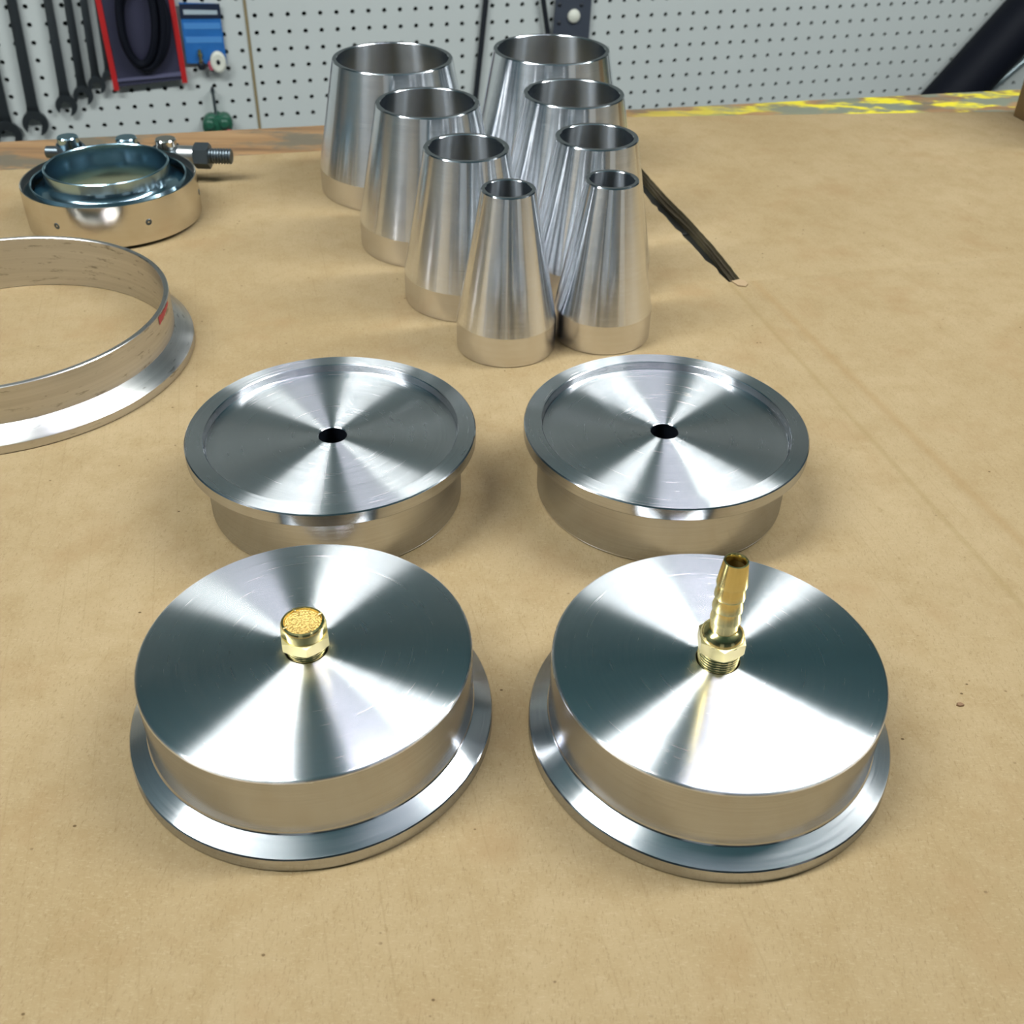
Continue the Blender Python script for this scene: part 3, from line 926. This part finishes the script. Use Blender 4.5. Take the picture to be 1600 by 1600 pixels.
def bag():
    o = wall_thing('packaged_hose', -172, -241, 'clear bag with red side rails holding a coiled black hose on the pegboard', 'package', off=14)
    H = 250
    finish('backing', vprism([(-50, 2), (52, 8), (52, H), (-54, H)], 0, 1.2), M_FILM, o, smooth=False)
    for x0, x1 in ((-52, -54), (52, 51)):
        z0 = -3 if x0 < 0 else 3
        finish('red_rail', vprism([(x0-4, z0), (x0+4, z0), (x1+4, H), (x1-4, H)], -2.5, 2.5), M_RED, o, smooth=False)
    for k, (cx, cz_, rx, rz, yy) in enumerate(((2, 96, 28, 62, -7), (4, 100, 31, 70, -12), (-2, 104, 25, 66, -17), (6, 92, 34, 60, -10))):
        path = [((cx+rx*math.cos(t)+5*math.sin(t))*MM, (yy+2*math.sin(3*t))*MM, (cz_+rz*math.sin(t))*MM) for t in [2*PI*i/40 for i in range(40)]]
        finish('hose_coil', tube_bm(path, 0.0055, 10, closed=True), M_BLACKGLOSS, o)
    finish('fold', vprism([(-48, 10), (48, 14), (48, 20), (-48, 14)], -3, -0.5), simple('crinkled_film', (0.10, 0.10, 0.16), 0.2), o, smooth=False)
bag()

def blue_card():
    o = wall_thing('blister_card', -82, -215, 'blue hanging blister card with a navy header beside the red railed bag', 'package', off=8)
    finish('card', vprism([(-31, 4), (30, 0), (30, 88), (-29, 92)], 0, 1.0), M_BLUE, o, smooth=False)
    hd = finish('header', vprism([(-30, 69), (31, 67), (31, 88), (-29, 90)], -0.8, 0), M_NAVY, o, smooth=False)
    finish('header_print', vprism([(-24, 75), (26, 73), (26, 79), (-24, 82)], -1.3, -0.8), M_PALE, hd, smooth=False)
    for k in range(2):
        z = 54 - 20*k
        finish('print_band', vprism([(-27, z), (28, z-2), (28, z+7), (-27, z+9)], -0.6, 0), M_BLUE_PALE, o, smooth=False)
    ob = lathe('brass_valve', [(0, 0), (3, 0), (3.4, 4), (2.2, 5), (2.2, 9), (3.6, 10), (3.6, 15), (2.4, 16), (2.4, 20), (0, 20)], M_BRASS, o, seg=20)
    ob.location = (-9*MM, -4*MM, 4*MM)
    ob = lathe('valve_cap', [(0, 0), (5, 0), (6, 3), (6, 8), (4, 10), (0, 10)], M_BLACK, o, seg=20)
    ob.location = (-9*MM, -5*MM, -5*MM)
    ob = lathe('red_cap', [(0, 0), (5, 0), (6, 3), (6, 10), (4, 13), (0, 13)], M_PINK, o, seg=20)
    ob.location = (7*MM, -5*MM, -6*MM)
    ob = lathe('white_wheel', [(3.2, -4), (9, -4.5), (11.5, -3), (12.3, 0), (11.5, 3), (9, 4.5), (3.2, 4), (3.2, -4)], M_CREAM, o, seg=36)
    ob.rotation_euler = (PI/2, 0, 0); ob.location = (17*MM, -9*MM, 6*MM); ob.scale = (1, 1.35, 1)
    ob = lathe('wheel_hub', [(0, -3), (3.2, -3), (3.2, 3), (0, 3)], M_BLACK, o, seg=20)
    ob.rotation_euler = (PI/2, 0, 0); ob.location = (17*MM, -9*MM, 6*MM)
blue_card()

def green_tool():
    o = wall_thing('green_hose_nozzle', -80, -318, 'dark green handled tool with a steel shaft hanging low on the pegboard', 'tool', off=16)
    pts = [(-24, 6), (-22, 22), (-14, 30), (-4, 31), (2, 27), (10, 31), (20, 29), (25, 18), (22, 4), (12, -2), (-12, -2)]
    bm = vprism(pts, -11, 11)
    bmesh.ops.bevel(bm, geom=bm.edges[:], offset=0.004, segments=2, affect='EDGES', profile=0.5)
    finish('grip', bm, M_GREEN, o, angle=60)
    for cx in (-12, 11):
        ob = lathe('knob', [(0, 0), (6, 0), (7.5, 2), (7.5, 5), (5, 7), (0, 7)], M_GREEN, o, seg=20)
        ob.rotation_euler = (PI/2, 0, 0); ob.location = (cx*MM, -10*MM, 17*MM)
    ob = lathe('shaft', [(0, 0), (2.6, 0), (2.6, 34), (3.4, 35), (3.4, 40), (1.8, 42), (0, 42)], simple('grey_steel', (0.28, 0.33, 0.34), 0.35, 1.0), o, seg=16)
    ob.location = (0, 0, 28*MM)
    ob = lathe('pink_tip', [(0, 0), (5, 0), (7, 3), (7, 8), (5, 10), (0, 10)], M_PINK, o, seg=20)
    ob.rotation_euler = (PI/2, 0, 0); ob.location = (17*MM, -9*MM, 1*MM)
    finish('hook', tube_bm([(0, 0.016, 0), (0, -0.003, 0), (0, -0.005, 0.006)], 0.002, 8), M_BLACKSTEEL, o, loc=(0, 0, 66*MM))
green_tool()

# hanging cords
def cord(name, pts, r, label):
    P = [wp(u, z, off) for u, z, off in pts]
    base = P[-1]
    bm = tube_bm([p-base for p in P], r*MM, 12)
    o = finish(name, bm, M_BLACK, loc=base)
    tag(o, label, 'cord')
cord('hanging_cord', [(384, 60, 6), (378, -30, 7), (368, -139, 8), (360, -210, 8), (351, -286, 8), (345, -380, 9), (344, -480, 9)], 4.6, 'thick black cord hanging straight down the pegboard between the two widest cones')
cord('power_cord', [(452, 40, 10), (456, -60, 12), (464, -142, 12), (474, -195, 12), (486, -260, 10), (492, -340, 8)], 4.2, 'short black cord beside the slate metal plate behind the widest right cone')

def plate():
    o = wall_thing('metal_plate', 516, -210, 'slate grey metal plate with a pale round knob, hanging behind the widest right cone', 'plate', off=10)
    pts = [(-34, 0), (30, -2), (31, 60), (32, 190), (-26, 190), (-31, 60)]
    bm = vprism(pts, -2, 2)
    pl = finish('plate', bm, M_SLATE, o, smooth=False)
    ob = lathe('knob', [(0, 0), (10, 0), (11, 2), (9.5, 5), (5, 7.5), (0, 8)], M_CREAM, o, seg=28)
    ob.rotation_euler = (PI/2, 0, 0); ob.location = (1*MM, -2*MM, 44*MM)
    for cx, czz in ((-24, 62), (14, 60), (-24, 34)):
        ob = lathe('rivet', [(0, 0), (3.2, 0), (3.0, 1.2), (1.5, 2.0), (0, 2.2)], M_BLACK, pl, seg=16)
        ob.rotation_euler = (PI/2, 0, 0); ob.location = (cx*MM, -2*MM, czz*MM)
plate()

def big_pipe():
    d = Vector((130, 159)).normalized(); nrm = Vector((d.y, -d.x))
    c = Vector((1194.9, -314.2)) + nrm*47.5
    a = c - d*330; b = c + d*520
    base = wp(a.x, a.y, 60)
    o = empty('black_duct', base); tag(o, 'thick black duct leaning diagonally across the right end of the pegboard', 'duct')
    end = wp(b.x, b.y, 60)
    D = end - base
    finish('duct_wall', tube_bm([Vector((0, 0, 0)), D*0.02, D*0.5, D*0.98, D], [0.044, 0.0465, 0.0465, 0.0465, 0.044], 48), M_BLACKGLOSS, o, angle=50)
    for s in (0.06, 0.94):
        finish('end_band', tube_bm([D*(s-0.008), D*(s-0.006), D*(s+0.006), D*(s+0.008)], [0.0466, 0.049, 0.049, 0.0466], 48), M_BLACK, o, angle=50)
    a2 = Vector((1368, -329)); b2 = Vector((1422, -281.5)); dd = (b2-a2).normalized()
    p, q = a2 - dd*220, b2 + dd*340
    base = wp(p.x, p.y, 12); end = wp(q.x, q.y, 12)
    o = empty('steel_rod', base); tag(o, 'thin grey steel rod leaning below the black duct', 'rod')
    D = end-base
    finish('rod', tube_bm([Vector((0, 0, 0)), D], 0.0062, 16), simple('rod_steel', (0.30, 0.36, 0.37), 0.4, 0.9), o)
    finish('rod_tip', tube_bm([-D*0.012, Vector((0, 0, 0)), D*0.004], [0.005, 0.0075, 0.0075], 16), M_BLACK, o)
big_pipe()
